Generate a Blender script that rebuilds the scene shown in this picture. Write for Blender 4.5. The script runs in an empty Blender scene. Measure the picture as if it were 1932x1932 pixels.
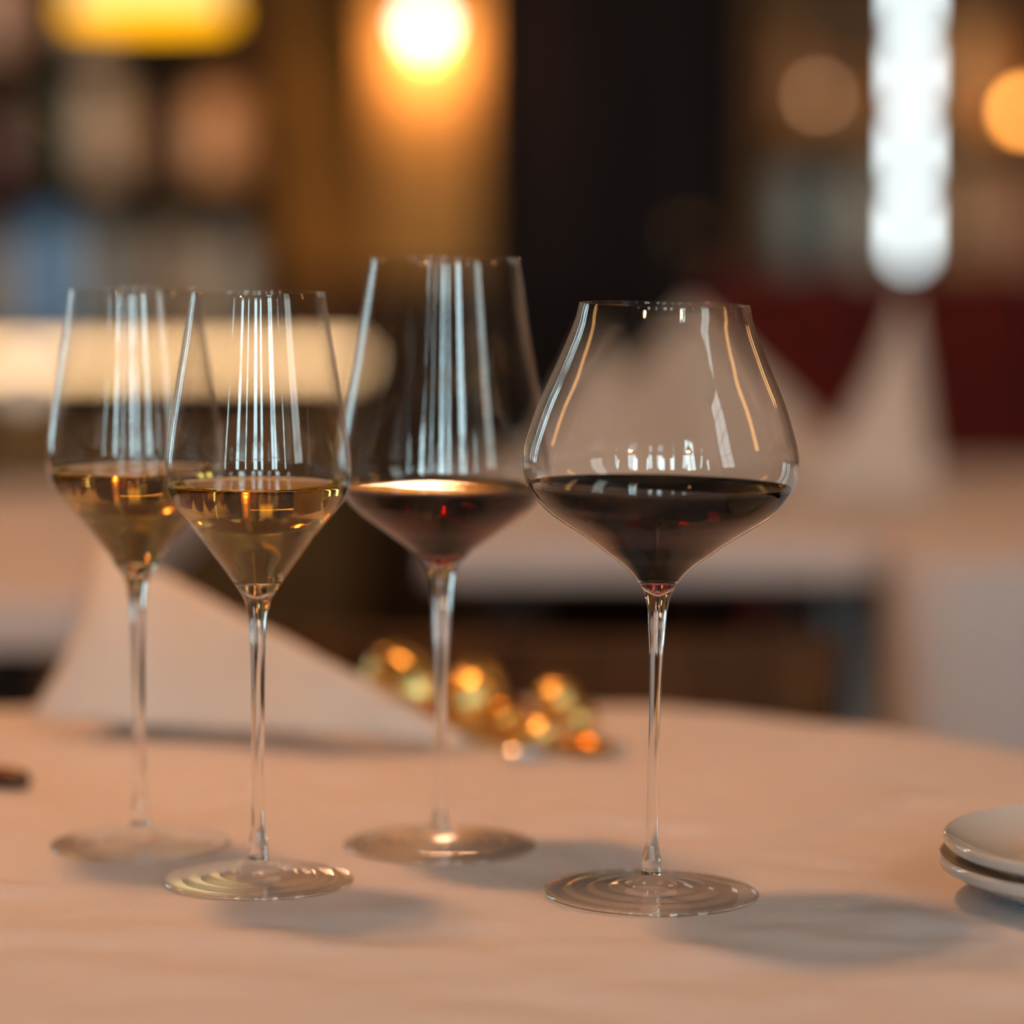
import bpy, bmesh, math, random
from mathutils import Vector, Matrix, noise
random.seed(7)
S = bpy.context.scene
C = S.collection
PI = math.pi
R = math.radians

# ------------------------------------------------------------------ camera
cam_d = bpy.data.cameras.new('camera')
cam = bpy.data.objects.new('camera', cam_d); C.objects.link(cam)
cam.location = (0, 0, 0.273)                      # table top is z = 0
cam.rotation_euler = (R(90 - 5.2), 0, 0)
cam_d.lens = 85.0
cam_d.sensor_width = 85.0 * 1932 / 6000
cam_d.clip_start = 0.02
cam_d.dof.use_dof = True
cam_d.dof.focus_distance = 1.275
cam_d.dof.aperture_fstop = 2.05
S.camera = cam

# ------------------------------------------------------------------ world and exposure
w = bpy.data.worlds.new('world'); S.world = w
w.use_nodes = True
w.node_tree.nodes['Background'].inputs[0].default_value = (0.6, 0.75, 1.0, 1)
w.node_tree.nodes['Background'].inputs[1].default_value = 0.3
S.view_settings.view_transform = 'Standard'
S.view_settings.look = 'None'
S.view_settings.exposure = 0.0
S.view_settings.gamma = 1.0
cy = S.cycles
cy.use_denoising = True
cy.max_bounces = 10
cy.diffuse_bounces = 3
cy.glossy_bounces = 6
cy.transmission_bounces = 12
cy.transparent_max_bounces = 24
cy.use_adaptive_sampling = True
cy.use_light_tree = False
cy.adaptive_threshold = 0.03
cy.sample_clamp_indirect = 8.0
cy.caustics_reflective = True
cy.caustics_refractive = True
cy.blur_glossy = 0.3

# strengths of the real light sources of the place
LAMP_W = 30.0          # pendant lamps over the tables (point lamp, watts)
WINDOW_E = 10.2        # daylight seen in the window panes
WARM = (1.0, 0.45, 0.17)
DAY = (0.66, 0.93, 1.0)

# ------------------------------------------------------------------ materials
def new_mat(name):
    m = bpy.data.materials.new(name); m.use_nodes = True
    nt = m.node_tree; nt.nodes.clear()
    out = nt.nodes.new('ShaderNodeOutputMaterial')
    return m, nt, out

def mat(name, col, rough=0.5, metal=0.0, var=0.12, scale=12.0, bump=0.0, coat=0.0, spec=0.5, sheen=0.0):
    """procedural surface: noise-varied colour, optional fine relief"""
    m, nt, out = new_mat(name)
    b = nt.nodes.new('ShaderNodeBsdfPrincipled')
    b.inputs['Roughness'].default_value = rough
    b.inputs['Metallic'].default_value = metal
    b.inputs['Coat Weight'].default_value = coat
    b.inputs['Specular IOR Level'].default_value = spec
    b.inputs['Sheen Weight'].default_value = sheen
    tc = nt.nodes.new('ShaderNodeTexCoord')
    n = nt.nodes.new('ShaderNodeTexNoise'); n.inputs['Scale'].default_value = scale; n.inputs['Detail'].default_value = 4
    nt.links.new(tc.outputs['Object'], n.inputs['Vector'])
    r = nt.nodes.new('ShaderNodeValToRGB')
    r.color_ramp.elements[0].position = 0.3; r.color_ramp.elements[1].position = 0.7
    r.color_ramp.elements[0].color = (*[c * (1 - var) for c in col], 1)
    r.color_ramp.elements[1].color = (*[min(1, c * (1 + var)) for c in col], 1)
    nt.links.new(n.outputs['Fac'], r.inputs['Fac'])
    nt.links.new(r.outputs['Color'], b.inputs['Base Color'])
    if bump:
        bn = nt.nodes.new('ShaderNodeBump'); bn.inputs['Strength'].default_value = bump; bn.inputs['Distance'].default_value = 0.002
        nt.links.new(n.outputs['Fac'], bn.inputs['Height']); nt.links.new(bn.outputs[0], b.inputs['Normal'])
    nt.links.new(b.outputs[0], out.inputs[0])
    return m

def wood(name, c0, c1, rough=0.5, scale=3.0, axis='Z', spec=0.2):
    m, nt, out = new_mat(name)
    b = nt.nodes.new('ShaderNodeBsdfPrincipled'); b.inputs['Roughness'].default_value = rough; b.inputs['Specular IOR Level'].default_value = spec
    tc = nt.nodes.new('ShaderNodeTexCoord')
    mp = nt.nodes.new('ShaderNodeMapping')
    mp.inputs['Scale'].default_value = {'X': (1, 9, 9), 'Y': (9, 1, 9), 'Z': (9, 9, 1)}[axis]
    n = nt.nodes.new('ShaderNodeTexNoise'); n.inputs['Scale'].default_value = scale; n.inputs['Detail'].default_value = 6; n.inputs['Distortion'].default_value = 0.6
    r = nt.nodes.new('ShaderNodeValToRGB')
    r.color_ramp.elements[0].color = (*c0, 1); r.color_ramp.elements[1].color = (*c1, 1)
    r.color_ramp.elements[0].position = 0.3; r.color_ramp.elements[1].position = 0.7
    nt.links.new(tc.outputs['Object'], mp.inputs[0]); nt.links.new(mp.outputs[0], n.inputs['Vector'])
    nt.links.new(n.outputs['Fac'], r.inputs['Fac']); nt.links.new(r.outputs[0], b.inputs['Base Color'])
    nt.links.new(b.outputs[0], out.inputs[0])
    return m

def emit(name, col, strength):
    m, nt, out = new_mat(name)
    e = nt.nodes.new('ShaderNodeEmission')
    e.inputs[0].default_value = (*col, 1); e.inputs[1].default_value = strength
    nt.links.new(e.outputs[0], out.inputs[0])
    return m

def cloth_mat(name, col):
    """white damask: fine twill weave relief"""
    m, nt, out = new_mat(name)
    b = nt.nodes.new('ShaderNodeBsdfPrincipled')
    b.inputs['Roughness'].default_value = 0.75
    b.inputs['Sheen Weight'].default_value = 0.15
    b.inputs['Specular IOR Level'].default_value = 0.25
    tc = nt.nodes.new('ShaderNodeTexCoord')
    mp = nt.nodes.new('ShaderNodeMapping'); mp.inputs['Rotation'].default_value = (0, 0, R(28))
    nt.links.new(tc.outputs['Object'], mp.inputs[0])
    w1 = nt.nodes.new('ShaderNodeTexWave'); w1.inputs['Scale'].default_value = 260; w1.inputs['Distortion'].default_value = 1.5; w1.inputs['Detail'].default_value = 2; w1.inputs['Detail Scale'].default_value = 3
    w2 = nt.nodes.new('ShaderNodeTexWave'); w2.bands_direction = 'Y'; w2.inputs['Scale'].default_value = 210; w2.inputs['Distortion'].default_value = 1.5; w2.inputs['Detail'].default_value = 2
    nn = nt.nodes.new('ShaderNodeTexNoise'); nn.inputs['Scale'].default_value = 900
    for x in (w1, w2, nn): nt.links.new(mp.outputs[0], x.inputs['Vector'])
    a = nt.nodes.new('ShaderNodeMath'); a.operation = 'ADD'
    nt.links.new(w1.outputs['Fac'], a.inputs[0]); nt.links.new(w2.outputs['Fac'], a.inputs[1])
    a2 = nt.nodes.new('ShaderNodeMath'); a2.operation = 'ADD'
    nt.links.new(a.outputs[0], a2.inputs[0]); nt.links.new(nn.outputs['Fac'], a2.inputs[1])
    bn = nt.nodes.new('ShaderNodeBump'); bn.inputs['Strength'].default_value = 0.8; bn.inputs['Distance'].default_value = 0.0004
    nt.links.new(a2.outputs[0], bn.inputs['Height']); nt.links.new(bn.outputs[0], b.inputs['Normal'])
    r = nt.nodes.new('ShaderNodeMapRange'); r.inputs['From Max'].default_value = 3.0
    r.inputs['To Min'].default_value = 0.9; r.inputs['To Max'].default_value = 1.05
    nt.links.new(a2.outputs[0], r.inputs['Value'])
    mx = nt.nodes.new('ShaderNodeVectorMath'); mx.operation = 'SCALE'; mx.inputs[0].default_value = col
    nt.links.new(r.outputs[0], mx.inputs['Scale']); nt.links.new(mx.outputs[0], b.inputs['Base Color'])
    nt.links.new(b.outputs[0], out.inputs[0])
    return m

def thin_glass(name):
    """thin blown wall: straight-through transmission plus Fresnel reflection (same for every ray)"""
    m, nt, out = new_mat(name)
    g = nt.nodes.new('ShaderNodeNewGeometry')
    d = nt.nodes.new('ShaderNodeVectorMath'); d.operation = 'DOT_PRODUCT'
    nt.links.new(g.outputs['Incoming'], d.inputs[0]); nt.links.new(g.outputs['Normal'], d.inputs[1])
    def M(op, a, b=None):
        n = nt.nodes.new('ShaderNodeMath'); n.operation = op
        for i, v in enumerate((a, b)):
            if v is None: continue
            if isinstance(v, (int, float)): n.inputs[i].default_value = v
            else: nt.links.new(v, n.inputs[i])
        return n.outputs[0]
    ab = M('ABSOLUTE', d.outputs['Value'])
    f = M('ADD', M('MULTIPLY', M('POWER', M('SUBTRACT', 1.0, ab), 5.0), 0.955), 0.045)
    t = nt.nodes.new('ShaderNodeBsdfTransparent'); t.inputs[0].default_value = (0.988, 0.985, 0.978, 1)
    gl = nt.nodes.new('ShaderNodeBsdfGlossy'); gl.inputs['Roughness'].default_value = 0.0; gl.inputs['Color'].default_value = (1, 1, 1, 1)
    mx = nt.nodes.new('ShaderNodeMixShader')
    nt.links.new(f, mx.inputs[0]); nt.links.new(t.outputs[0], mx.inputs[1]); nt.links.new(gl.outputs[0], mx.inputs[2])
    nt.links.new(mx.outputs[0], out.inputs[0])
    return m

def glass(name, ior, absorb=None, density=0.0):
    m, nt, out = new_mat(name)
    g = nt.nodes.new('ShaderNodeBsdfGlass'); g.inputs['IOR'].default_value = ior; g.inputs['Roughness'].default_value = 0.0
    nt.links.new(g.outputs[0], out.inputs[0])
    if absorb:
        v = nt.nodes.new('ShaderNodeVolumeAbsorption'); v.inputs[0].default_value = (*absorb, 1); v.inputs[1].default_value = density
        nt.links.new(v.outputs[0], out.inputs['Volume'])
    return m

M = {}
M['bowl'] = thin_glass('blown_glass_wall')
def wet_wall(name):
    m, nt, out = new_mat(name)
    t = nt.nodes.new('ShaderNodeBsdfTransparent'); t.inputs[0].default_value = (0.99, 0.99, 0.99, 1)
    nt.links.new(t.outputs[0], out.inputs[0])
    return m
M['wetted'] = wet_wall('glass_wall_wetted_by_wine')
M['solid'] = glass('solid_crystal', 1.52)
M['red_wine'] = glass('red_wine', 1.35, (0.80, 0.05, 0.03), 190.0)
M['red_wine_side'] = glass('red_wine_against_glass', 1.35, (0.80, 0.05, 0.03), 190.0)
_nt = M['red_wine_side'].node_tree
_rf = _nt.nodes.new('ShaderNodeBsdfRefraction'); _rf.inputs['IOR'].default_value = 1.35; _rf.inputs['Roughness'].default_value = 0.0
_nt.links.new(_rf.outputs[0], _nt.nodes['Material Output'].inputs[0])
M['white_wine'] = glass('white_wine', 1.35, (0.93, 0.73, 0.12), 42.0)
M['cloth'] = cloth_mat('white_table_linen', (0.80, 0.76, 0.785))
M['napkin'] = cloth_mat('white_napkin_linen', (0.82, 0.77, 0.72))
M['porcelain'] = mat('white_porcelain', (0.60, 0.60, 0.58), 0.12, var=0.02, coat=0.5)
M['gold'] = mat('polished_gold', (0.95, 0.66, 0.24), 0.27, 1.0, var=0.1, scale=60, bump=0.1)
M['bronze'] = mat('dark_bronze', (0.09, 0.052, 0.03), 0.45, 0.6, var=0.15, scale=60)
M['amber_gold'] = mat('dark_gold', (0.60, 0.28, 0.06), 0.2, 1.0, var=0.15, scale=60, bump=0.1)
M['silver'] = mat('silver_band', (0.75, 0.76, 0.78), 0.18, 1.0, var=0.05)
M['dark_wood'] = wood('dark_stained_wood', (0.010, 0.005, 0.003), (0.03, 0.013, 0.007))
M['door_wood'] = wood('very_dark_door_wood', (0.010, 0.0025, 0.001), (0.024, 0.007, 0.003))
M['mid_wood'] = wood('brown_chair_wood', (0.05, 0.022, 0.009), (0.13, 0.06, 0.022))
M['cabinet_wood'] = wood('warm_cabinet_wood', (0.16, 0.075, 0.025), (0.30, 0.15, 0.055))
M['bar_wood'] = wood('honey_bar_wood', (0.16, 0.08, 0.03), (0.30, 0.16, 0.06), axis='X')
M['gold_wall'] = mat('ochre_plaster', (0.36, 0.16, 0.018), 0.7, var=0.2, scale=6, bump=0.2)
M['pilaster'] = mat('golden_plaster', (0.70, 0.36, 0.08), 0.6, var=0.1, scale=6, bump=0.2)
M['wall'] = mat('warm_brown_plaster', (0.16, 0.09, 0.05), 0.8, var=0.15, scale=4, bump=0.2)
M['wall_light'] = mat('pale_plaster', (0.42, 0.37, 0.32), 0.8, var=0.1, scale=4)
M['ceiling'] = mat('cream_ceiling', (0.40, 0.33, 0.27), 0.9, var=0.05)
M['floor'] = wood('dark_floor_boards', (0.012, 0.007, 0.004), (0.035, 0.018, 0.010), 0.4, axis='Y')
M['red_velvet'] = mat('dark_red_velvet', (0.17, 0.004, 0.001), 0.8, var=0.2, scale=20, sheen=0.08)
M['brown_leather'] = mat('brown_leather', (0.16, 0.075, 0.03), 0.45, var=0.2, scale=30, bump=0.3)
M['black_metal'] = mat('black_metal', (0.015, 0.014, 0.013), 0.4, 0.8)
M['brass'] = mat('brushed_brass', (0.65, 0.42, 0.15), 0.3, 1.0)
M['shade_out'] = mat('black_enamel', (0.02, 0.018, 0.016), 0.35)
M['bulb'] = emit('warm_bulb', (1.0, 0.50, 0.19), 40)
M['day'] = emit('daylight_pane', DAY, WINDOW_E)
M['day_blind'] = emit('daylight_through_blind', (0.85, 0.97, 0.95), WINDOW_E * 0.36)
M['frame'] = mat('grey_window_frame', (0.12, 0.12, 0.12), 0.5)

# ------------------------------------------------------------------ object helpers
def link(name, bm, m, parent=None, smooth=False, loc=None, rot=None):
    me = bpy.data.meshes.new(name)
    bmesh.ops.recalc_face_normals(bm, faces=bm.faces[:])
    bm.to_mesh(me); bm.free()
    if smooth:
        for p in me.polygons: p.use_smooth = True
    me.materials.append(M[m] if isinstance(m, str) else m)
    o = bpy.data.objects.new(name, me); C.objects.link(o)
    if parent: o.parent = parent
    if loc: o.location = loc
    if rot: o.rotation_euler = rot
    return o

def tag(o, label, cat, group=None):
    o['label'] = label; o['category'] = cat
    if group: o['group'] = group
    return o

def thing(name, label, cat, loc=(0, 0, 0), rot=(0, 0, 0), group=None):
    o = bpy.data.objects.new(name, None); C.objects.link(o)
    o.location = loc; o.rotation_euler = rot; o.empty_display_size = 0.05
    return tag(o, label, cat, group)

def struct(o, label=None):
    o['kind'] = 'structure'
    if label: o['label'] = label
    return o

def box(bm, lo, hi, bevel=0.0):
    t = bmesh.new()
    bmesh.ops.create_cube(t, size=1.0)
    for v in t.verts:
        v.co = Vector([lo[i] + (v.co[i] + 0.5) * (hi[i] - lo[i]) for i in range(3)])
    if bevel:
        bmesh.ops.bevel(t, geom=t.edges[:], offset=bevel, segments=2, affect='EDGES', profile=0.7)
    me = bpy.data.meshes.new('t'); t.to_mesh(me); t.free(); bm.from_mesh(me); bpy.data.meshes.remove(me)
    return bm

def boxo(name, lo, hi, m, parent=None, bevel=0.0):
    return link(name, box(bmesh.new(), lo, hi, bevel), m, parent)

def lathe_bm(prof, seg=96, closed=False, bm=None):
    """revolve (r, z) points about z; points with r ~ 0 become poles"""
    bm = bm or bmesh.new()
    rings = []
    for r, z in prof:
        if r < 1e-6: rings.append([bm.verts.new((0, 0, z))])
        else: rings.append([bm.verts.new((r * math.cos(2*PI*i/seg), r * math.sin(2*PI*i/seg), z)) for i in range(seg)])
    pairs = list(zip(rings, rings[1:]))
    if closed: pairs.append((rings[-1], rings[0]))
    for a, b in pairs:
        for i in range(seg):
            j = (i + 1) % seg
            if len(a) == 1 and len(b) == 1: continue
            if len(a) == 1: bm.faces.new((a[0], b[i], b[j]))
            elif len(b) == 1: bm.faces.new((a[i], a[j], b[0]))
            else: bm.faces.new((a[i], a[j], b[j], b[i]))
    return bm

def spline(pts, n=6):
    """Catmull-Rom (centripetal-ish) resample of (r, z) points"""
    P = [Vector(p) for p in pts]
    out = []
    for i in range(len(P) - 1):
        p0 = P[i - 1] if i else P[0] * 2 - P[1]
        p1, p2 = P[i], P[i + 1]
        p3 = P[i + 2] if i + 2 < len(P) else P[-1] * 2 - P[-2]
        l = (p2 - p1).length
        m1 = (p2 - p0) / max(1e-9, (p1 - p0).length + l) * l
        m2 = (p3 - p1) / max(1e-9, (p3 - p2).length + l) * l
        for k in range(n):
            t = k / n
            h = (2*t**3 - 3*t*t + 1) * p1 + (t**3 - 2*t*t + t) * m1 + (-2*t**3 + 3*t*t) * p2 + (t**3 - t*t) * m2
            out.append((max(0.0, h.x), h.y))
    out.append(tuple(P[-1]))
    return out

def tube_bm(pts, r, seg=10, bm=None, cap=True):
    bm = bm or bmesh.new()
    pts = [Vector(p) for p in pts]
    rad = r if isinstance(r, (list, tuple)) else [r] * len(pts)
    rings = []
    up = Vector((0, 0, 1))
    for i, p in enumerate(pts):
        t = (pts[min(i + 1, len(pts) - 1)] - pts[max(i - 1, 0)]).normalized()
        a = t.cross(up)
        if a.length < 1e-3: a = t.cross(Vector((0, 1, 0)))
        a.normalize(); b = t.cross(a).normalized()
        rings.append([bm.verts.new(p + (a * math.cos(2*PI*k/seg) + b * math.sin(2*PI*k/seg)) * rad[i]) for k in range(seg)])
    for a, b in zip(rings, rings[1:]):
        for k in range(seg):
            bm.faces.new((a[k], a[(k+1) % seg], b[(k+1) % seg], b[k]))
    if cap:
        bm.faces.new(rings[0][::-1]); bm.faces.new(rings[-1])
    return bm

def ball_bm(r, c=(0, 0, 0), seg=24, scale=(1, 1, 1)):
    bm = bmesh.new()
    bmesh.ops.create_uvsphere(bm, u_segments=seg, v_segments=seg // 2, radius=r)
    for v in bm.verts: v.co = Vector((v.co.x * scale[0] + c[0], v.co.y * scale[1] + c[1], v.co.z * scale[2] + c[2]))
    return bm

def copy_tree(o, parent=None):
    c = o.copy(); C.objects.link(c); c.parent = parent
    for ch in o.children: copy_tree(ch, c)
    return c

# ------------------------------------------------------------------ room shell
XL, XR, YF, YB, ZF, ZC = -3.2, 3.2, -1.5, 6.1, -0.75, 3.2
struct(boxo('floor', (XL, YF, ZF - 0.05), (XR, YB, ZF), 'floor'))
struct(boxo('ceiling', (XL, YF, ZC), (XR, YB, ZC + 0.05), 'ceiling'))
struct(boxo('wall_left', (XL - 0.1, YF, ZF), (XL, YB, ZC), 'wall'))
struct(boxo('wall_right', (XR, YF, ZF), (XR + 0.1, YB, ZC), 'wall'))
struct(boxo('wall_front', (XL, YF - 0.1, ZF), (XR, YF, ZC), 'wall_light'))
struct(boxo('wall_back', (XL, YB, ZF), (XR, YB + 0.1, ZC), 'gold_wall'))

def window(n, center, width, z0, z1, rz, rows=4, cols=1, t=0.035, pane='day'):
    """window standing on a wall; local +y looks into the room"""
    r = bpy.data.objects.new('window_%d' % n, None); C.objects.link(r)
    r.location = center; r.rotation_euler = (0, 0, rz); struct(r)
    h = width / 2
    f = bmesh.new()
    for a in (-h - t, h): box(f, (a, 0, z0 - t), (a + t, 0.05, z1 + t))
    for a in (z0 - t, z1): box(f, (-h, 0, a), (h, 0.05, a + t))
    link('window_frame', f, 'frame', r)
    dz = (z1 - z0) / rows; dx = width / cols
    for i in range(1, rows): boxo('muntin', (-h, 0.005, z0 + i*dz - 0.012), (h, 0.04, z0 + i*dz + 0.012), 'frame', r)
    for j in range(1, cols): boxo('muntin', (-h + j*dx - 0.012, 0.005, z0), (-h + j*dx + 0.012, 0.042, z1), 'frame', r)
    for i in range(rows):
        for j in range(cols):
            boxo('pane', (-h + j*dx + 0.006, 0.004, z0 + i*dz + 0.006), (-h + (j+1)*dx - 0.006, 0.02, z0 + (i+1)*dz - 0.006), pane, r)
    boxo('window_sill', (-h - 0.08, 0, z0 - t - 0.03), (h + 0.08, 0.12, z0 - t), 'frame', r)
    return r

wins = [(-2.10, 0.12), (-1.14, 0.22), (-0.60, 0.08), (-0.02, 0.23), (0.38, 0.15), (1.20, 0.41), (2.12, 0.12)]
for i, (x, wd) in enumerate(wins):
    window(i + 1, (x, YF, 0), wd, 0.21, 1.75 if wd > 0.4 else 1.12, 0, rows=4 if wd > 0.4 else 3, cols=1 if wd < 0.3 else 2)
window(8, (XR, -0.9, 0), 0.90, 0.40, 2.95, R(90), rows=5, cols=2, pane='day_blind')
window(9, (XL, 4.3, 0), 0.30, 0.0, 1.65, R(-90), rows=4, cols=2)
window(10, (XL, 5.4, 0), 0.26, 0.0, 1.65, R(-90), rows=4, cols=2)

# back wall: pilaster with sconce, dark door, trims
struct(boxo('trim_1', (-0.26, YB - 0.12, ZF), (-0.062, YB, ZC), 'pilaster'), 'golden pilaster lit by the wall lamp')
door = bpy.data.objects.new('door_1', None); C.objects.link(door); door.location = (0.195, YB, ZF); struct(door, 'tall dark wooden door in the far wall')
boxo('door_leaf', (-0.255, -0.06, 0), (0.255, -0.005, 2.3), 'door_wood', door)
for (z0, z1) in ((0.12, 0.75), (0.85, 1.5), (1.6, 2.2)):
    for (x0, x1) in ((-0.21, -0.02), (0.02, 0.21)):
        boxo('door_panel', (x0, -0.075, z0), (x1, -0.055, z1), 'door_wood', door, 0.008)
link('door_handle', tube_bm([(0.2, -0.06, 1.0), (0.2, -0.1, 1.0), (0.12, -0.1, 1.0)], 0.008), 'brass', door, True)
struct(boxo('trim_2', (-0.44, YB - 0.03, ZF), (-0.26, YB, 0.17), 'mid_wood'), 'dark wood dado left of the pilaster')
struct(boxo('trim_3', (-0.27, YB - 0.145, ZF), (-0.055, YB - 0.12, 0.17), 'mid_wood'), 'dark wood dado on the pilaster')
struct(boxo('baseboard_back', (XL, YB - 0.025, ZF), (-1.4, YB, ZF + 0.12), 'dark_wood'))

# ------------------------------------------------------------------ round table with cloth
TC = (-0.10, 1.37); TR = 0.45
def round_cloth(name, center, rad, drop, m, folds=14, amp=0.0006, parent=None, seed=0.0, zt=0.0, nr=110, seg=320, flat=()):
    bm = bmesh.new()
    rings = []
    prof = [(rad * (i / nr), 0.0) for i in range(1, nr)] 
    rr = 0.014
    for k in range(1, 7):
        a = k / 6 * PI / 2
        prof.append((rad - rr + rr * math.sin(a) + 0.0, -rr + rr * math.cos(a)))
    nd = 12
    for k in range(1, nd + 1): prof.append((rad, -rr - drop * k / nd))
    c = bm.verts.new((0, 0, zt - 0.0003))
    prev = None
    for (r, z) in prof:
        ring = []
        for i in range(seg):
            a = 2 * PI * i / seg
            x, y = r * math.cos(a), r * math.sin(a)
            if z > -1e-6:
                n = noise.noise(Vector((x * 15 + seed, y * 25 + x * 6, 0.3))) * 0.6 + noise.noise(Vector((x * 32, y * 50 + seed, 1.7))) * 0.34 + noise.noise(Vector((x * 50 + 3, y * 60 + seed, 4.7))) * 0.04
                fl = 1.0
                for (fx, fy, fr) in flat:
                    dd = math.hypot(x + center[0] - fx, y + center[1] - fy) - fr
                    fl = min(fl, max(0.0, min(1.0, dd / 0.05)))
                zz = zt + amp * n * fl
                q = r
            else:
                t = max(0, (-z - rr) / max(drop, 1e-6))
                q = r + t * (0.012 * math.sin(a * folds + seed) + 0.006 * math.sin(a * folds * 1.7)) * min(1, drop / 0.1)
                zz = zt + z - amp
            ring.append(bm.verts.new((q * math.cos(a), q * math.sin(a), zz)))
        if prev is None:
            for i in range(seg): bm.faces.new((c, ring[i], ring[(i+1) % seg]))
        else:
            for i in range(seg): bm.faces.new((prev[i], ring[i], ring[(i+1) % seg], prev[(i+1) % seg]))
        prev = ring
    return link(name, bm, m, parent, True, loc=(center[0], center[1], 0))

def round_table(label, center, rad, z):
    t = thing('round_table', label, 'table', (center[0], center[1], ZF))
    h = z - ZF
    link('tabletop', lathe_bm([(0, h - 0.03), (rad - 0.006, h - 0.03), (rad, h - 0.02), (rad, h - 0.008), (rad - 0.006, h), (0, h)], 64), 'dark_wood', t, False)
    link('pedestal', lathe_bm(spline([(0.035, h - 0.03), (0.03, h - 0.2), (0.045, h * 0.4), (0.035, 0.12), (0.06, 0.04)], 5), 24), 'dark_wood', t, True)
    link('base', lathe_bm([(0, 0.045), (0.06, 0.045), (0.24, 0.02), (0.25, 0.0), (0, 0)], 48), 'black_metal', t, False)
    return t
round_table('small round pedestal table hidden under the front white cloth', TC, TR - 0.018, -0.006)
cl = round_cloth('tablecloth', TC, TR, 0.28, 'cloth', amp=0.0046,
                 flat=[(0.0566, 1.2776, 0.043), (-0.0316, 1.3771, 0.041), (-0.1055, 1.3027, 0.038), (-0.1632, 1.3795, 0.038), (0.2535, 1.266, 0.05), (-0.005, 1.64, 0.06), (-0.25, 1.525, 0.02)])
tag(cl, 'white linen cloth on the front round table under the four wine glasses', 'tablecloth')

# ------------------------------------------------------------------ wine glasses
def profile_offset(pts, t):
    out = []
    for i, p in enumerate(pts):
        a = Vector(pts[max(i - 1, 0)]); b = Vector(pts[min(i + 1, len(pts) - 1)])
        d = (b - a).normalized()
        n = Vector((-d.y, d.x))
        tt = t(i) if callable(t) else t
        out.append((p[0] + n.x * tt, p[1] + n.y * tt))
    return out

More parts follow.
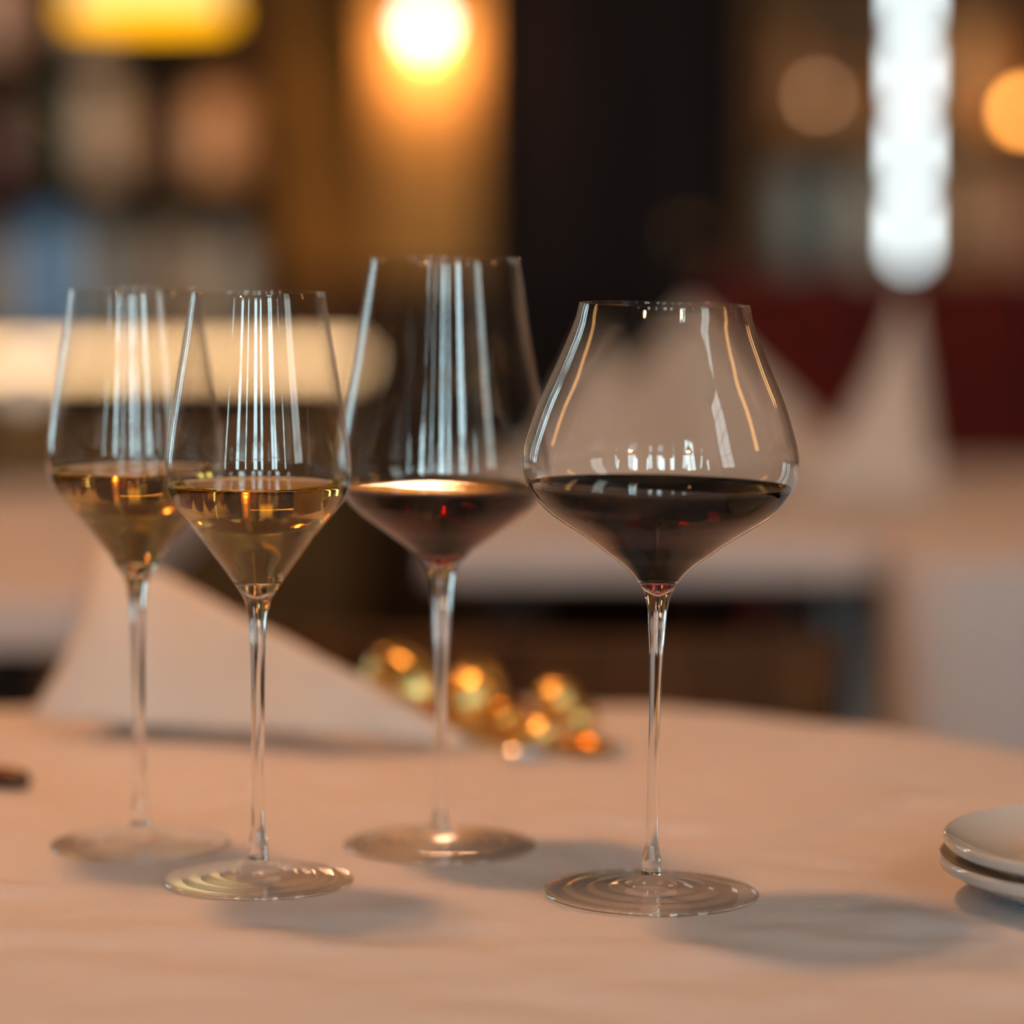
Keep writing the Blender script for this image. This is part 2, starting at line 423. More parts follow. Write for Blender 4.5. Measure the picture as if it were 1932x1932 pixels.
def wine_glass(name, label, loc, tilt, prof_mm, foot_r, cav_z, wine_z, wine_mat, wine_label, group=None, spin=0.0):
    """prof_mm: outer outline from rim down to the foot, (radius, height) in mm"""
    root = thing(name, label, 'wine glass', (loc[0], loc[1], 0.0004), (0, tilt, spin), group)
    P = [(r / 1000, z / 1000) for r, z in prof_mm]
    full = spline(P, 6)
    zj = cav_z + 0.0048                       # where the thin wall meets the solid stem
    outer = [p for p in full if p[1] >= zj]
    lower = [p for p in full if p[1] < zj]
    n = len(outer)
    TH = 0.0008
    inner = profile_offset(outer, -TH)
    if inner[n // 2][0] > outer[n // 2][0]: inner = profile_offset(outer, TH)
    rt = Vector(outer[0]); ri = Vector(inner[0]); mid = (rt + ri) / 2
    lip = [tuple(ri), (ri.x + 0.00012, ri.y + 0.0003), (mid.x, mid.y + 0.00045), (rt.x - 0.00012, rt.y + 0.0003)]
    bo = link('bowl', lathe_bm(inner[::-1] + lip[1:] + outer, 128), 'bowl', root, True)
    bo.data.materials.append(M['wetted'])
    nw = sum(1 for p in inner if p[1] < wine_z) - 1     # inner rings in contact with the wine: no glass-air reflection there
    for p in bo.data.polygons:
        if p.index // 128 < nw: p.material_index = 1
    # solid stem: outline from the wall joint down to the knop, cavity on top
    zt = inner[-1][1]
    def r_out(z):
        for a, b in zip(full, full[1:]):
            if a[1] >= z >= b[1] and a[1] > b[1]: return b[0] + (a[0] - b[0]) * (z - b[1]) / (a[1] - b[1])
        return full[-1][0]
    cav = [(0.0, cav_z)]
    for k in range(1, 15):
        z = cav_z + (zt - cav_z) * (k / 14) ** 1.6
        cav.append(((r_out(z) - 0.0011) * min(1.0, ((z - cav_z) / 0.0050)) ** 0.6, z))
    cav[-1] = (inner[-1][0], zt)
    knop_z = P[-2][1]
    st = [p for p in lower if p[1] >= knop_z - 1e-6]
    st_prof = cav + [outer[-1]] + st + [(0.0, knop_z)]
    link('stem', lathe_bm(st_prof, 64), 'solid', root, True)
    # foot: thin disc with gentle blowing ripples, solid rounded edge and solid hub
    k = P[-2][0]
    hub = 0.24 * foot_r
    top = spline([(hub, P[-1][1] * 0.74), (0.45 * foot_r, P[-1][1] * 0.52), (0.72 * foot_r, 0.0021), (0.93 * foot_r, 0.0015), (foot_r - 0.0007, 0.00130)], 14)
    top = [(r, z + 0.00015 * math.sin((r - hub) / (foot_r - hub) * PI * 7) * (1 - (r / foot_r) ** 6)) for r, z in top]
    bm = lathe_bm(top, 128)
    bm = lathe_bm(spline([(foot_r - 0.0007, 0.0001), (0.6 * foot_r, 0.0005), (hub, 0.0009)], 6), 128, bm=bm)
    rim = [(foot_r - 0.0007 + 0.00072 * math.cos(a), 0.00074 + 0.00070 * math.sin(a)) for a in (2 * PI * q / 14 for q in range(14))]
    hp = [(0.0, knop_z - 0.00002), (k, knop_z - 0.00002)]
    hp += spline([(k + 0.0003, knop_z - 0.0006), (P[-1][0], P[-1][1]), (hub * 0.85, P[-1][1] * 0.80), (hub - 0.0001, P[-1][1] * 0.70), (hub - 0.0006, P[-1][1] * 0.5), (hub * 0.6, 0.0012), (0.0, 0.0009)], 5)
    bm = lathe_bm(hp, 128, bm=bm)
    nthin = len(bm.faces)
    bm = lathe_bm(rim, 128, closed=True, bm=bm)
    fo = link('foot', bm, 'bowl', root, True)
    fo.data.materials.append(M['solid'])
    for p in fo.data.polygons:
        if p.index >= nthin: p.material_index = 1
    # wine filling the cavity
    g = 0.00012
    wi = [(max(0.0, r - g), z) for r, z in inner if z < wine_z]
    top = [p for p in inner if p[1] >= wine_z]
    q0, q1 = (top[-1], wi[0])
    f = (q0[1] - wine_z) / max(1e-9, q0[1] - q1[1])
    rw = q0[0] + (q1[0] - q0[0]) * f - g
    cavw = [(r + 0.00010 if r > 0 else 0.0, z - 0.00012) for r, z in cav[::-1]]   # the wine wets the solid glass
    wp = [(0.0, wine_z), (rw * 0.5, wine_z), (rw - 0.003, wine_z), (rw - 0.0014, wine_z + 0.0001), (rw - 0.0006, wine_z + 0.0004), (rw, wine_z + 0.0010)] + wi[:-1] + cavw
    o = link('wine', lathe_bm(wp, 96), wine_mat, root, True)
    o['label'] = wine_label
    if wine_mat == 'red_wine':
        o.data.materials.append(M['red_wine_side'])
        for p in o.data.polygons:
            if p.index >= 96 * 5: p.material_index = 1
    return root

BURG = [(34.22,239.97),(36.15,232.33),(42.37,216.8),(49.02,201.46),(54.11,185.87),(55.61,178.17),(55.11,170.46),(53.84,166.6),(51.51,162.74),(48.32,158.72),(43.84,154.8),(38.07,150.93),(31.88,147.06),(26.11,143.19),(20.98,139.32),(15.63,135.44),(11.35,131.56),(8.14,127.56),(5.89,123.59),(4.61,119.7),(3.92,115.82),(3.39,108.04),(2.73,97.87),(2.37,73.8),(2.50,41.14),(2.6,21.48),(3.9,14.2),(4.25,8.34),(6.92,5.7)]
WHITE = [(27.62,244.08),(30.28,226.11),(34.11,203.97),(37.65,181.54),(38.32,174.12),(38.25,166.69),(37.59,162.97),(35.96,159.26),(33.57,155.54),(30.42,151.81),(24.0,144.25),(18.47,136.78),(12.89,129.22),(7.87,121.75),(5.68,118.01),(4.15,112.07),(3.28,103.03),(2.8,87.36),(2.63,62.13),(2.8,24.34),(3.9,15.41),(4.3,9.39),(7.49,6.5)]
BORD = [(32.26,257.04),(35.05,239.0),(39.24,214.26),(42.27,197.5),(45.3,180.92),(46.71,171.01),(46.96,164.09),(45.83,158.31),(42.62,153.69),(39.63,149.99),(31.58,143.27),(19.61,134.93),(10.85,128.21),(6.6,122.17),(5.2,113.81),(4.2,103.81),(3.01,76.76),(2.67,50.09),(2.67,23.09),(2.79,16.03),(3.95,10.14),(4.42,7.2),(7.44,5.2)]
wine_glass('wine_glass', 'wide-bellied red wine glass in sharp focus, rightmost of the four', (0.0566, 1.2776), R(1.1), BURG, 0.0441, 0.1232, 0.1665, 'red_wine', 'dark red wine')
wine_glass('wine_glass', 'tall narrow-mouthed red wine glass between the white wine and the wide glass', (-0.0316, 1.3771), R(0.5), BORD, 0.0422, 0.1240, 0.1576, 'red_wine', 'dark red wine')
wine_glass('wine_glass', 'white wine glass standing in front, second from the left', (-0.1055, 1.3027), R(0.35), WHITE, 0.0395, 0.1195, 0.1650, 'white_wine', 'pale golden white wine')
wine_glass('wine_glass', 'slightly blurred white wine glass standing behind, leftmost of the four', (-0.1632, 1.3795), R(-0.25), WHITE, 0.0395, 0.1195, 0.1650, 'white_wine', 'pale golden white wine', spin=0.6)

# ------------------------------------------------------------------ plates
def plate(label, loc, rad, h=0.0185):
    o = [(0, 0.0025), (0.55, 0.0025), (0.57, 0.0), (0.62, 0.0), (0.64, 0.003), (0.78, 0.006), (0.92, 0.011), (0.985, h - 0.005)]
    t = [(1.0, h - 0.0025), (0.998, h - 0.0008), (0.985, h), (0.965, h - 0.001)]
    i = [(0.90, h - 0.0045), (0.78, 0.0095), (0.66, 0.0068), (0.5, 0.006), (0.0, 0.006)]
    pr = [(r * rad, z) for r, z in o + t + i]
    return tag(link('plate', lathe_bm(spline(pr, 3), 128), 'porcelain', None, True, loc=loc), label, 'plate', 'stacked white side plates')
plate('white porcelain side plate at the bottom of the stack on the right', (0.2535, 1.266, 0.0002), 0.0812)
plate('white porcelain side plate on top of the stack on the right', (0.2540, 1.262, 0.0092), 0.0800)

# ------------------------------------------------------------------ napkin tents
def napkin(label, A, B, Cc, D, bulge=0.012, group=None):
    """folded napkin: front panel A-B-C and back panel A-D-C sharing the ridge A-C"""
    A, B, Cc, D = (Vector(v) for v in (A, B, Cc, D))
    t = thing('folded_napkin', label, 'napkin', B, group=group)
    def panel(nm, p, q, r, b, n=22, curve=0.0):
        bm = bmesh.new(); V = {}
        nrm = (q - p).cross(r - p).normalized()
        for i in range(n + 1):
            for j in range(n + 1 - i):
                u, v = i / n, j / n; s = 1 - u - v
                P = p * s + q * u + r * v
                P = P + nrm * (b * 16 * (s * u * 0.6 + s * v * 0.3 + u * v * 0.25) * 0.25)
                P.z += 0.002 * noise.noise(P * 22)
                P += nrm * 0.006 * noise.noise(P * 13)
                # the free left edge sags inward
                P += (r - q).normalized() * curve * 4 * s * u
                V[i, j] = bm.verts.new(P - B)
        for i in range(n):
            for j in range(n - i):
                bm.faces.new((V[i, j], V[i+1, j], V[i, j+1]))
                if i + j < n - 1: bm.faces.new((V[i+1, j], V[i+1, j+1], V[i, j+1]))
        o = link(nm, bm, 'napkin', t, True)
        md = o.modifiers.new('thickness', 'SOLIDIFY'); md.thickness = 0.0028; md.offset = 0
        return o
    panel('front_fold', A, B, Cc, bulge, curve=0.012)
    panel('back_fold', A, D, Cc, -bulge, curve=0.006)
    return t
napkin('folded white napkin standing as a slanted tent on the front table',
       (-0.2245, 1.70, 0.1035), (-0.2567, 1.664, 0.0125), (-0.020, 1.612, 0.0065), (-0.235, 1.745, 0.004))

# ------------------------------------------------------------------ gold ornament and cutlery on the front table
orn = thing('gold_ornament', 'gold lobed ornament glinting beside the napkin on the front table', 'ornament', (0.0, 1.64, 0))
def lobe(c, s, rz, ry, m, ribs=9):
    bm = ball_bm(1.0, seg=36)
    for v in bm.verts:
        a = math.atan2(v.co.z, v.co.y)
        k = 1 + 0.05 * math.cos(a * ribs)
        v.co = Vector((v.co.x * s[0], v.co.y * s[1] * k, v.co.z * s[2] * k))
    o = link('lobe', bm, m, orn, True, loc=c, rot=(0, ry, rz))
    return o
lobe((-0.058, 0.03, 0.030), (0.024, 0.016, 0.018), R(-40), R(25), 'gold')
lobe((-0.020, 0.02, 0.025), (0.022, 0.015, 0.018), R(70), R(-20), 'gold')
lobe((-0.046, 0.02, 0.011), (0.018, 0.012, 0.0105), R(-10), R(5), 'amber_gold')
lobe((-0.002, 0.012, 0.013), (0.013, 0.010, 0.0115), R(30), R(30), 'amber_gold')
lobe((0.023, 0.012, 0.023), (0.012, 0.011, 0.012), R(-20), R(30), 'gold')
lobe((0.036, 0.022, 0.012), (0.011, 0.009, 0.0095), R(50), R(10), 'gold')
lobe((0.012, -0.012, 0.0095), (0.014, 0.010, 0.009), R(-35), R(-10), 'gold')
lobe((0.038, -0.026, 0.006), (0.015, 0.009, 0.0055), R(-30), R(0), 'amber_gold')
lobe((0.008, -0.036, 0.0045), (0.014, 0.007, 0.004), R(15), R(0), 'silver')  # silver colour stands in for a window reflection on the gold's lower edge
lobe((0.050, -0.022, 0.004), (0.010, 0.006, 0.0035), R(-20), R(0), 'silver')  # likewise a window glint put in as a silver lobe
link('band', tube_bm([(-0.07, 0.03, 0.006), (-0.03, 0.02, 0.0035), (0.01, 0.0, 0.003), (0.05, -0.03, 0.003)], 0.003, 10), 'gold', orn, True)

kn = thing('table_knife', 'dark gold knife handle end on the left edge of the front table', 'knife', (-0.262, 1.525, 0))
link('handle', tube_bm([(-0.09, 0.028, 0.004), (-0.04, 0.012, 0.0048), (0.0, 0.0, 0.0056), (0.018, -0.006, 0.0060), (0.027, -0.009, 0.0050), (0.030, -0.0100, 0.0040)], [0.0035, 0.004, 0.005, 0.0055, 0.0045, 0.001], 14), 'bronze', kn, True)
bmk = bmesh.new(); box(bmk, (-0.22, 0.026, 0.0006), (-0.088, 0.044, 0.0022), 0.0005)
link('blade', bmk, 'silver', kn)

# ------------------------------------------------------------------ tables, napkins and seats behind
def rect_table(name, label, cloth_label, x0, x1, y0, y1, drop):
    t = thing(name, label, 'table', ((x0 + x1) / 2, (y0 + y1) / 2, ZF))
    hx, hy, h = (x1 - x0) / 2, (y1 - y0) / 2, -ZF - 0.004
    boxo('tabletop', (-hx + 0.006, -hy + 0.006, h - 0.03), (hx - 0.006, hy - 0.006, h), 'dark_wood', t, 0.004)
    for sx in (-1, 1):
        for sy in (-1, 1):
            cx, cy_ = sx * (hx - 0.06), sy * (hy - 0.06)
            boxo('leg', (cx - 0.025, cy_ - 0.025, 0), (cx + 0.025, cy_ + 0.025, h - 0.03), 'dark_wood', t, 0.003)
    # cloth: top with rounded rim and a softly folded skirt
    bm = bmesh.new(); loops = []
    per = []
    nx, ny, rc = 40, 30, 0.02
    for k in range(nx): per.append((-hx + 2*hx*k/nx, -hy))
    for k in range(ny): per.append((hx, -hy + 2*hy*k/ny))
    for k in range(nx): per.append((hx - 2*hx*k/nx, hy))
    for k in range(ny): per.append((-hx, hy - 2*hy*k/ny))
    levels = [(0.0, 0.0, 0)] + [(0.010 * math.sin(a), -0.010 * (1 - math.cos(a)), 0) for a in (0.4, 0.8, 1.2, PI / 2)]
    nd = 8
    levels += [(0.010, -0.010 - drop * k / nd, k / nd) for k in range(1, nd + 1)]
    c = bm.verts.new((0, 0, 0))
    for (o, z, f) in levels:
        ring = []
        for i, (px, py) in enumerate(per):
            d = Vector((px / hx, py / hy)); n = Vector((0, 0))
            if abs(py + hy) < 1e-6: n += Vector((0, -1))
            if abs(py - hy) < 1e-6: n += Vector((0, 1))
            if abs(px + hx) < 1e-6: n += Vector((-1, 0))
            if abs(px - hx) < 1e-6: n += Vector((1, 0))
            wv = f * min(1, drop / 0.2) * (0.012 * math.sin(i * 0.75) + 0.012 * (1 if abs(n.x) + abs(n.y) > 1.5 else 0))
            ring.append(bm.verts.new((px + n.x * (o + wv), py + n.y * (o + wv), z)))
        if not loops:
            for i in range(len(ring)): bm.faces.new((c, ring[i], ring[(i+1) % len(ring)]))
        else:
            p = loops[-1]
            for i in range(len(ring)): bm.faces.new((p[i], ring[i], ring[(i+1) % len(ring)], p[(i+1) % len(ring)]))
        loops.append(ring)
    o = link('tablecloth', bm, 'cloth', None, True, loc=((x0+x1)/2, (y0+y1)/2, 0))
    for p in o.data.polygons[:len(per)]: p.use_smooth = False
    tag(o, cloth_label, 'tablecloth')
    return t
rect_table('dining_table', 'dining table at the right under the long white cloth', 'long white cloth hanging over the dining table at the right',
           0.335, 1.55, 2.58, 3.6, 0.62)
rect_table('dining_table', 'dining table behind the wide red wine glass under a short cloth', 'short white cloth on the table behind the wide red wine glass',
           -0.06, 0.312, 2.75, 3.75, 0.025)
rect_table('dining_table', 'dining table at the far left behind the glasses under a short cloth', 'short white cloth on the table at the far left',
           -1.35, -0.325, 2.33, 3.3, 0.030)

def peak(label, x, y, wdt, h, dep, lean=0.0):
    return napkin(label, (x + lean, y + dep * 0.5, h), (x - wdt / 2, y, 0.004), (x + wdt / 2, y, 0.004), (x - wdt * 0.3, y + dep, 0.004), bulge=0.01)
peak('broad white napkin peak standing behind the wide red wine glass', 0.185, 3.25, 0.38, 0.188, 0.12, 0.0)
peak('lower white napkin peak behind the wide red wine glass, left of the broad one', 0.075, 3.1, 0.20, 0.165, 0.10, 0.01)
peak('white napkin peak against the dark red seat at the right', 0.345, 3.1, 0.14, 0.205, 0.10, 0.045)
peak('white napkin peak cut by the right edge of the picture', 0.575, 3.0, 0.16, 0.20, 0.10, 0.0)
peak('white napkin lying low on the far left table', -0.62, 2.95, 0.24, 0.07, 0.12, 0.0)

# dark red banquette behind the right-hand tables
bq = thing('banquette', 'dark red velvet banquette behind the tables at the right', 'sofa', (1.0, 4.3, ZF))
boxo('base', (-0.72, -0.1, 0), (1.2, 0.45, 0.28), 'dark_wood', bq)
boxo('seat', (-0.72, -0.12, 0.28), (1.2, 0.35, 0.45), 'red_velvet', bq, 0.03)
for k in range(8):
    boxo('back_cushion', (-0.72 + 0.24 * k, 0.28, 0.45), (-0.72 + 0.24 * (k + 1) - 0.004, 0.45, 0.955), 'red_velvet', bq, 0.03)

# wooden chairs
def chair(label, loc, rz, group=None):
    t = thing('dining_chair', label, 'chair', (loc[0], loc[1], ZF), (0, 0, rz), group)
    boxo('seat', (-0.21, -0.21, 0.43), (0.21, 0.21, 0.49), 'brown_leather', t, 0.015)
    for sx in (-1, 1):
        link('leg', tube_bm([(sx*0.19, -0.19, 0.43), (sx*0.2, -0.2, 0)], [0.02, 0.014], 10), 'mid_wood', t, True)
        link('leg', tube_bm([(sx*0.18, 0.25, 0.0), (sx*0.185, 0.2, 0.43), (sx*0.185, 0.215, 0.6), (sx*0.18, 0.26, 0.72)], [0.014, 0.02, 0.018, 0.014], 10), 'mid_wood', t, True)
        boxo('stretcher', (sx*0.185 - 0.01, -0.19, 0.2), (sx*0.185 + 0.01, 0.21, 0.225), 'mid_wood', t)
    def curved(x0, x1, z0, z1, n):
        bm = bmesh.new(); V = []
        for i in range(n + 1):
            x = x0 + (x1 - x0) * i / n; y = 0.232 + 0.03 * (1 - (x / 0.2) ** 2)
            V.append([bm.verts.new((x, y + dy + 0.06 * (z - 0.54), z)) for (dy, z) in ((0, z0), (0, z1), (0.02, z1), (0.02, z0))])
        for a, b in zip(V, V[1:]):
            for k in range(4): bm.faces.new((a[k], b[k], b[(k+1) % 4], a[(k+1) % 4]))
        bm.faces.new(V[0]); bm.faces.new(V[-1][::-1])
        return bm
    link('top_rail', curved(-0.2, 0.2, 0.675, 0.74, 14), 'mid_wood', t)
    for k in range(5):
        xc = -0.14 + 0.07 * k
        link('slat', curved(xc - 0.016, xc + 0.016, 0.47, 0.675, 2), 'mid_wood', t)
    return t
chair('brown wooden chair in the shade behind the tall red wine glass', (-0.39, 2.10, 0), R(184))
chair('brown wooden chair in the shade right of the wide red wine glass stem', (0.055, 2.44, 0), R(174))
chair('brown wooden chair partly hidden at the left behind the napkin', (-0.86, 2.02, 0), R(175))

# ------------------------------------------------------------------ bar at the back left
bar = thing('bar_counter', 'honey wood bar counter below the lit shelves at the back left', 'counter', (-0.9, 5.35, ZF))
boxo('front_panel', (-0.9, 0.03, 0), (0.62, 0.09, 0.60), 'bar_wood', bar)
boxo('worktop', (-0.95, -0.03, 0.60), (0.65, 0.35, 0.64), 'bar_wood', bar, 0.008)
for k in range(5): boxo('front_batten', (-0.85 + 0.36 * k, 0.015, 0.03), (-0.80 + 0.36 * k, 0.03, 0.58), 'bar_wood', bar, 0.004)

sh = thing('bar_shelf', 'dark wooden back-bar shelving at the back left', 'shelf', (-0.9, 5.85, ZF))
boxo('back_panel', (-0.55, 0.22, 0), (0.44, 0.24, 2.3), 'dark_wood', sh)
for x in (-0.55, 0.42): boxo('side_panel', (x, 0, 0), (x + 0.02, 0.22, 2.3), 'dark_wood', sh)
SHZ = [0.80, 1.10, 1.335, 1.56, 1.80]
for z in SHZ: boxo('shelf_board', (-0.53, 0, z - 0.018), (0.42, 0.22, z), 'dark_wood', sh)
# warm light strip under the lowest shelf
st = thing('light_strip', 'warm glowing light strip along the back bar', 'light', (-0.9, 5.815, ZF + 0.752))
boxo('housing', (-0.55, 0.005, 0.0), (0.62, 0.028, 0.03), 'brass', st)
M['strip'] = emit('warm_strip_light', (1.0, 0.62, 0.31), 4.2)
boxo('diffuser', (-0.55, -0.004, 0.005), (0.62, 0.005, 0.035), 'strip', st, 0.002)
boxo('wall_bracket', (0.585, 0.026, 0.008), (0.60, 0.285, 0.022), 'brass', st)
# round lamp on the bar, brightest part of the glow
gl = thing('globe_lamp', 'small round globe lamp glowing on the bar at far left', 'lamp', (-0.86, 5.62, -0.11))
M['globe'] = emit('opal_globe', (1.0, 0.74, 0.55), 1.2)
link('globe', ball_bm(0.035, (0, 0, 0.11)), 'globe', gl, True)
link('stand', lathe_bm([(0, 0), (0.04, 0), (0.04, 0.008), (0.008, 0.014), (0.008, 0.078), (0, 0.078)], 24), 'brass', gl, True)

def bottle(label, x, z, h, r, col, cap, neck=True, y=5.93, group='bottles and jars on the back bar', rough=0.15):
    t = thing('bottle' if neck else 'jar', label, 'bottle' if neck else 'jar', (x, y, z), group=None)
    m = mat('glaze_%d' % len(bpy.data.materials), col, rough, var=0.1)
    mc = mat('cap_%d' % len(bpy.data.materials), cap, 0.4, var=0.05)
    if neck:
        p = [(0, 0), (r * 0.95, 0), (r, 0.006), (r, h * 0.55), (r * 0.9, h * 0.64), (r * 0.36, h * 0.76), (r * 0.32, h * 0.92), (0, h * 0.92)]
        link('body', lathe_bm(p, 32), m, t, True)
        link('cap', lathe_bm([(0, h * 0.915), (r * 0.38, h * 0.915), (r * 0.38, h), (0, h)], 24), mc, t, True)
    else:
        p = [(0, 0), (r * 0.95, 0), (r, 0.006), (r, h * 0.82), (r * 0.9, h * 0.88), (0, h * 0.88)]
        link('body', lathe_bm(p, 32), m, t, True)
        link('lid', lathe_bm([(0, h * 0.875), (r * 0.93, h * 0.875), (r * 0.93, h), (0, h)], 32), mc, t, True)
    return t
z1, z2, z3 = ZF + SHZ[1], ZF + SHZ[0], ZF + SHZ[2]
z0 = ZF + SHZ[0]
zA = ZF + SHZ[1]      # 0.35
zB = ZF + SHZ[0]      # 0.05
TAN = (0.62, 0.46, 0.34)
bottle('tan stoneware jar on the upper back-bar shelf', -0.752, zA, 0.19, 0.048, TAN, (0.5, 0.42, 0.34), False)
bottle('orange clay jar on the upper back-bar shelf', -0.535, zA, 0.17, 0.055, (0.88, 0.46, 0.22), (0.7, 0.3, 0.08), False)
bottle('dark plum bottle at the left end of the upper back-bar shelf', -0.94, zA, 0.17, 0.04, (0.16, 0.07, 0.06), (0.1, 0.05, 0.04))
bottle('green glass bottle on the upper back-bar shelf', -0.855, zA, 0.2, 0.030, (0.03, 0.05, 0.015), (0.2, 0.12, 0.02))
bottle('brown bottle between the jars on the upper back-bar shelf', -0.645, zA, 0.17, 0.035, (0.2, 0.11, 0.05), (0.1, 0.05, 0.02))
bottle('blue squat jar on the lower back-bar shelf', -0.855, zB, 0.23, 0.050, (0.16, 0.38, 0.80), (0.12, 0.30, 0.65), False)
bottle('grey jar at the left end of the lower back-bar shelf', -0.96, zB, 0.2, 0.05, (0.28, 0.28, 0.27), (0.2, 0.2, 0.2), False)
bottle('grey-blue jar on the lower back-bar shelf', -0.752, zB, 0.22, 0.045, (0.30, 0.33, 0.36), (0.25, 0.25, 0.26), False)
bottle('taupe jar on the lower back-bar shelf', -0.62, zB, 0.21, 0.05, (0.36, 0.29, 0.24), (0.3, 0.25, 0.2), False)
bottle('pale grey jar at the right end of the lower back-bar shelf', -0.51, zB, 0.2, 0.05, (0.42, 0.40, 0.37), (0.3, 0.3, 0.3), False)
bottle('rosy jar at the left of the top back-bar shelf in view', -0.945, z3, 0.17, 0.05, (0.55, 0.36, 0.28), (0.5, 0.3, 0.2), False)
bottle('cream jar behind the yellow pendant on the back-bar shelf', -0.77, z3, 0.15, 0.045, (0.5, 0.4, 0.28), (0.4, 0.3, 0.2), False)

# ------------------------------------------------------------------ lamps
def dome_pendant(label, x, y, z, watts, r=0.13, group='dome pendants over the tables'):
    """z = rim of the shade"""
    t = thing('pendant_lamp', label, 'lamp', (x, y, z), group=group)
    out = spline([(r, 0), (r * 0.93, r * 0.35), (r * 0.62, r * 0.72), (r * 0.22, r * 0.92), (0.02, r * 1.0)], 6)
    inn = [(max(0.001, a - 0.002), b - 0.002) for a, b in out[::-1]]
    link('shade', lathe_bm(out + inn, 48), M['brass'], t, True)
    link('cord', tube_bm([(0, 0, r), (0, 0, ZC - z)], 0.003, 8), 'black_metal', t, True)
    link('ceiling_rose', lathe_bm([(0, ZC - z - 0.02), (0.04, ZC - z - 0.02), (0.05, ZC - z), (0, ZC - z)], 24), 'brass', t, True)
    link('bulb', ball_bm(0.028, (0, 0, r * 0.42)), 'bulb', t, True)
    ld = bpy.data.lights.new('bulb_light', 'POINT'); ld.energy = watts; ld.color = WARM; ld.shadow_soft_size = 0.045
    lo = bpy.data.objects.new('bulb_light', ld); C.objects.link(lo); lo.parent = t; lo.location = (0, 0, r * 0.42)
    return t
dome_pendant('brass dome pendant hanging above the front table', -0.27, 1.6, 1.03, LAMP_W * 1.15)
dome_pendant('brass dome pendant hanging above the long-clothed table at the right', 0.75, 2.95, 1.05, LAMP_W * 0.08)
dome_pendant('brass dome pendant hanging above the far left table', -0.8, 2.85, 1.05, LAMP_W * 0.55)

dome_pendant('brass dome pendant hanging behind the camera to the left', -0.85, -0.35, 1.0, LAMP_W * 1.6)
dome_pendant('brass dome pendant hanging behind the camera to the right', 0.75, -0.5, 1.0, LAMP_W * 1.2)

M['wall_strip'] = emit('warm_wall_strip', (1.0, 0.50, 0.16), 7)
for (lx, ly, rz, lab) in ((XR, 4.4, R(90), 'slim warm vertical wall light far back on the right wall'), (XR, 1.2, R(90), 'slim warm vertical wall light on the right wall'), (XL, 2.5, R(-90), 'slim warm vertical wall light on the left wall')):
    t = thing('wall_light', lab, 'lamp', (lx, ly, 1.0), (0, 0, rz))
    boxo('back_plate', (-0.11, 0, 0), (0.11, 0.02, 1.5), 'brass', t, 0.003)
    boxo('diffuser', (-0.10, 0.02, 0.04), (0.10, 0.05, 1.46), 'wall_strip', t, 0.006)

# amber glass pendant in view, top left
ap = thing('amber_pendant', 'glowing yellow drum pendant at the upper left', 'lamp', (-0.452, 4.0, 0.53))
M['amber_core'] = emit('amber_glow', (1.0, 0.76, 0.36), 1.2)
M['amber_falloff'] = emit('amber_edge_falloff', (1.0, 0.42, 0.005), 2.6)
link('shade', lathe_bm([(0.094, 0.015), (0.094, 0.2), (0.02, 0.205), (0.02, 0.2), (0.088, 0.195), (0.088, 0.015)], 48, closed=True), 'amber_core', ap, True)
link('rim', lathe_bm([(0.084, -0.008), (0.102, -0.008), (0.102, 0.016), (0.084, 0.016)], 48, closed=True), 'amber_falloff', ap, True)  # added glowing ring; its orange imitates the glow fading at the shade edge
link('cord', tube_bm([(0, 0, 0.205), (0, 0, ZC - 0.53)], 0.004, 8), 'black_metal', ap, True)

def added_spot(label, x, y, target, watts):  # unseen lamp, added only to brighten the shelving it points at
    t = thing('added_spot', label, 'lamp', (x, y, ZC))
    d = (Vector(target) - Vector((x, y, ZC - 1.2))).normalized()
    q = d.to_track_quat('-Z', 'Y').to_euler()
    link('can', lathe_bm([(0.03, -0.05), (0.032, 0.05), (0.0, 0.052), (0.0, 0.046), (0.026, 0.045), (0.027, -0.05)], 32), 'black_metal', t, True, loc=(0, 0, -1.2), rot=q)
    link('stalk', tube_bm([(0, 0, -1.18), (0, 0, 0)], 0.006, 10), 'black_metal', t, True)
    ld = bpy.data.lights.new('spot_light', 'SPOT'); ld.energy = watts; ld.color = (1.0, 0.62, 0.32); ld.spot_size = R(32); ld.spot_blend = 0.7; ld.shadow_soft_size = 0.02
    lo = bpy.data.objects.new('spot_light', ld); C.objects.link(lo); lo.parent = t; lo.location = Vector((0, 0, -1.2)) + d * 0.055; lo.rotation_euler = q
    return t
added_spot('added spot, out of view, brightening the back-bar shelves', -0.75, 4.3, (-0.86, 5.95, 0.3), 130)
added_spot('added spot, out of view, brightening the display shelving at the right', 1.0, 4.6, (0.9, 5.95, 0.4), 90)

# sconce on the pilaster
sc = thing('wall_lamp', 'bright round wall lamp on the golden pilaster', 'lamp', (-0.16, YB - 0.12, 0.635))
boxo('back_plate', (-0.02, -0.012, -0.04), (0.02, 0, 0.04), 'brass', sc, 0.003)
link('arm', tube_bm([(0, -0.01, 0.0), (0, -0.06, 0.0)], 0.006), 'brass', sc, True)
M['sconce'] = emit('sconce_bulb', (1.0, 0.88, 0.72), 11)
link('bulb', ball_bm(0.024, (0, -0.085, 0.0)), 'sconce', sc, True)
_l = bpy.data.lights.new('bulb_light', 'POINT'); _l.energy = 2.5; _l.color = (1.0, 0.52, 0.26); _l.shadow_soft_size = 0.03
_o = bpy.data.objects.new('bulb_light', _l); C.objects.link(_o); _o.parent = sc; _o.location = (0, -0.085, -0.035)

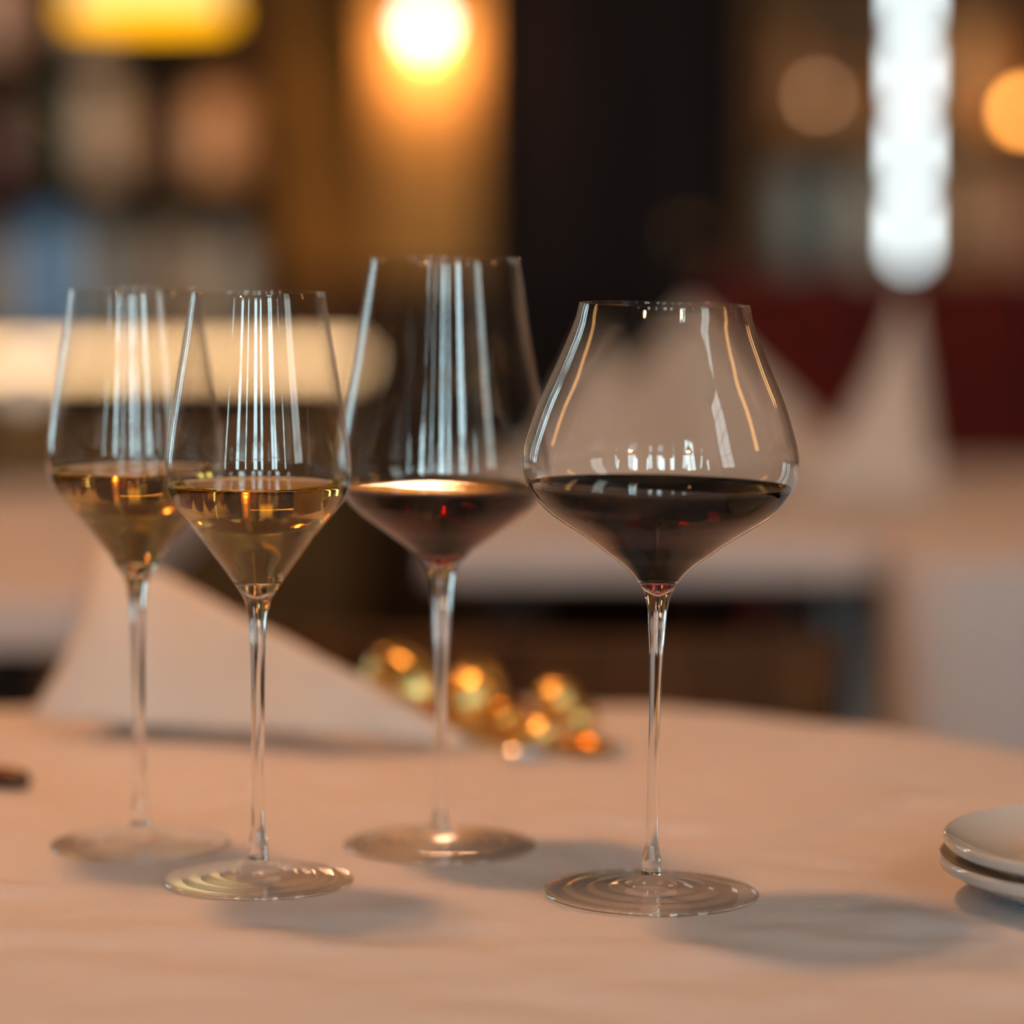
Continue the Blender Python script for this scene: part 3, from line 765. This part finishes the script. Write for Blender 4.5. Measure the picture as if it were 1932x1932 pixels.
# ------------------------------------------------------------------ right side of the back wall
cb = thing('display_cabinet', 'brown wooden display shelving at the back right', 'cabinet', (1.0, 5.85, ZF))
boxo('back_panel', (-0.55, 0.22, 0), (0.9, 0.24, 2.3), 'cabinet_wood', cb)
for x in (-0.55, 0.1, 0.88): boxo('side_panel', (x, 0, 0), (x + 0.02, 0.22, 2.3), 'cabinet_wood', cb)
for z in (0.5, 0.92, 1.195, 1.55): boxo('shelf_board', (-0.53, 0, z - 0.018), (0.88, 0.22, z), 'cabinet_wood', cb)
tl = thing('tube_lamp', 'tall slim white tube lamp standing at the back right', 'lamp', (0.722, 5.8, ZF + 0.60))
M['tube'] = emit('white_tube', (0.86, 0.98, 1.0), 7.3)
for k in range(5):
    link('tube_segment', lathe_bm([(0, 0.09 + 0.14 * k + 0.0), (0.0115, 0.095 + 0.14 * k), (0.0115, 0.190 + 0.14 * k), (0, 0.195 + 0.14 * k)], 20), 'tube', tl, True, loc=(0, 0, 0.27))
link('post', tube_bm([(0, 0.016, 0.0), (0, 0.016, 1.1)], 0.004, 10), 'black_metal', tl, True)
boxo('foot', (-0.05, -0.04, -0.60), (0.05, 0.06, -0.58), 'black_metal', tl)
link('lower_post', tube_bm([(0, 0.016, -0.585), (0, 0.016, 0.0)], 0.006, 10), 'black_metal', tl, True)
def small_lamp(label, x, y, z, r, col, e, h=0.05):
    t = thing('candle_lamp', label, 'lamp', (x, y, z))
    m = emit('glow_%d' % len(bpy.data.materials), col, e)
    link('flame_glass', ball_bm(r, (0, 0, h + r)), m, t, True)
    link('holder', lathe_bm([(0, 0), (0.02, 0), (0.02, h), (0.012, h + 0.002), (0, h + 0.002)], 24), 'brass', t, True)
    return t
small_lamp('small orange candle lamp on the shelf at the right edge', 0.945, 5.90, ZF + 1.195, 0.016, (1.0, 0.38, 0.07), 22, 0.016)
small_lamp('small dim glowing ball in place of a bulb reflection left of the white tube', 0.565, 5.90, ZF + 1.195, 0.010, (1.0, 0.52, 0.30), 5)  # glowing ball added to imitate a bulb's reflection

zR = ZF + 0.92
zS = ZF + 1.195
bottle('blue-grey glass jar on the shelf near the dark door', 0.515, zR, 0.20, 0.045, (0.22, 0.30, 0.33), (0.3, 0.36, 0.38), False)
bottle('grey pitcher-shaped bottle left of the white tube', 0.645, zR, 0.25, 0.045, (0.34, 0.33, 0.30), (0.5, 0.35, 0.25))
bottle('tan jar just right of the white tube', 0.85, zR, 0.22, 0.05, (0.40, 0.22, 0.11), (0.5, 0.3, 0.15), False)
bottle('rosy jar at the right edge on the display shelf', 0.955, zR, 0.2, 0.045, (0.48, 0.28, 0.20), (0.4, 0.2, 0.12), False)
bottle('amber jar high on the shelf right of the white tube', 0.86, zS, 0.19, 0.045, (0.62, 0.32, 0.12), (0.6, 0.3, 0.12), False)
bottle('brown jar high on the shelf left of the white tube', 0.508, zS, 0.18, 0.033, (0.34, 0.17, 0.06), (0.4, 0.2, 0.08), False)
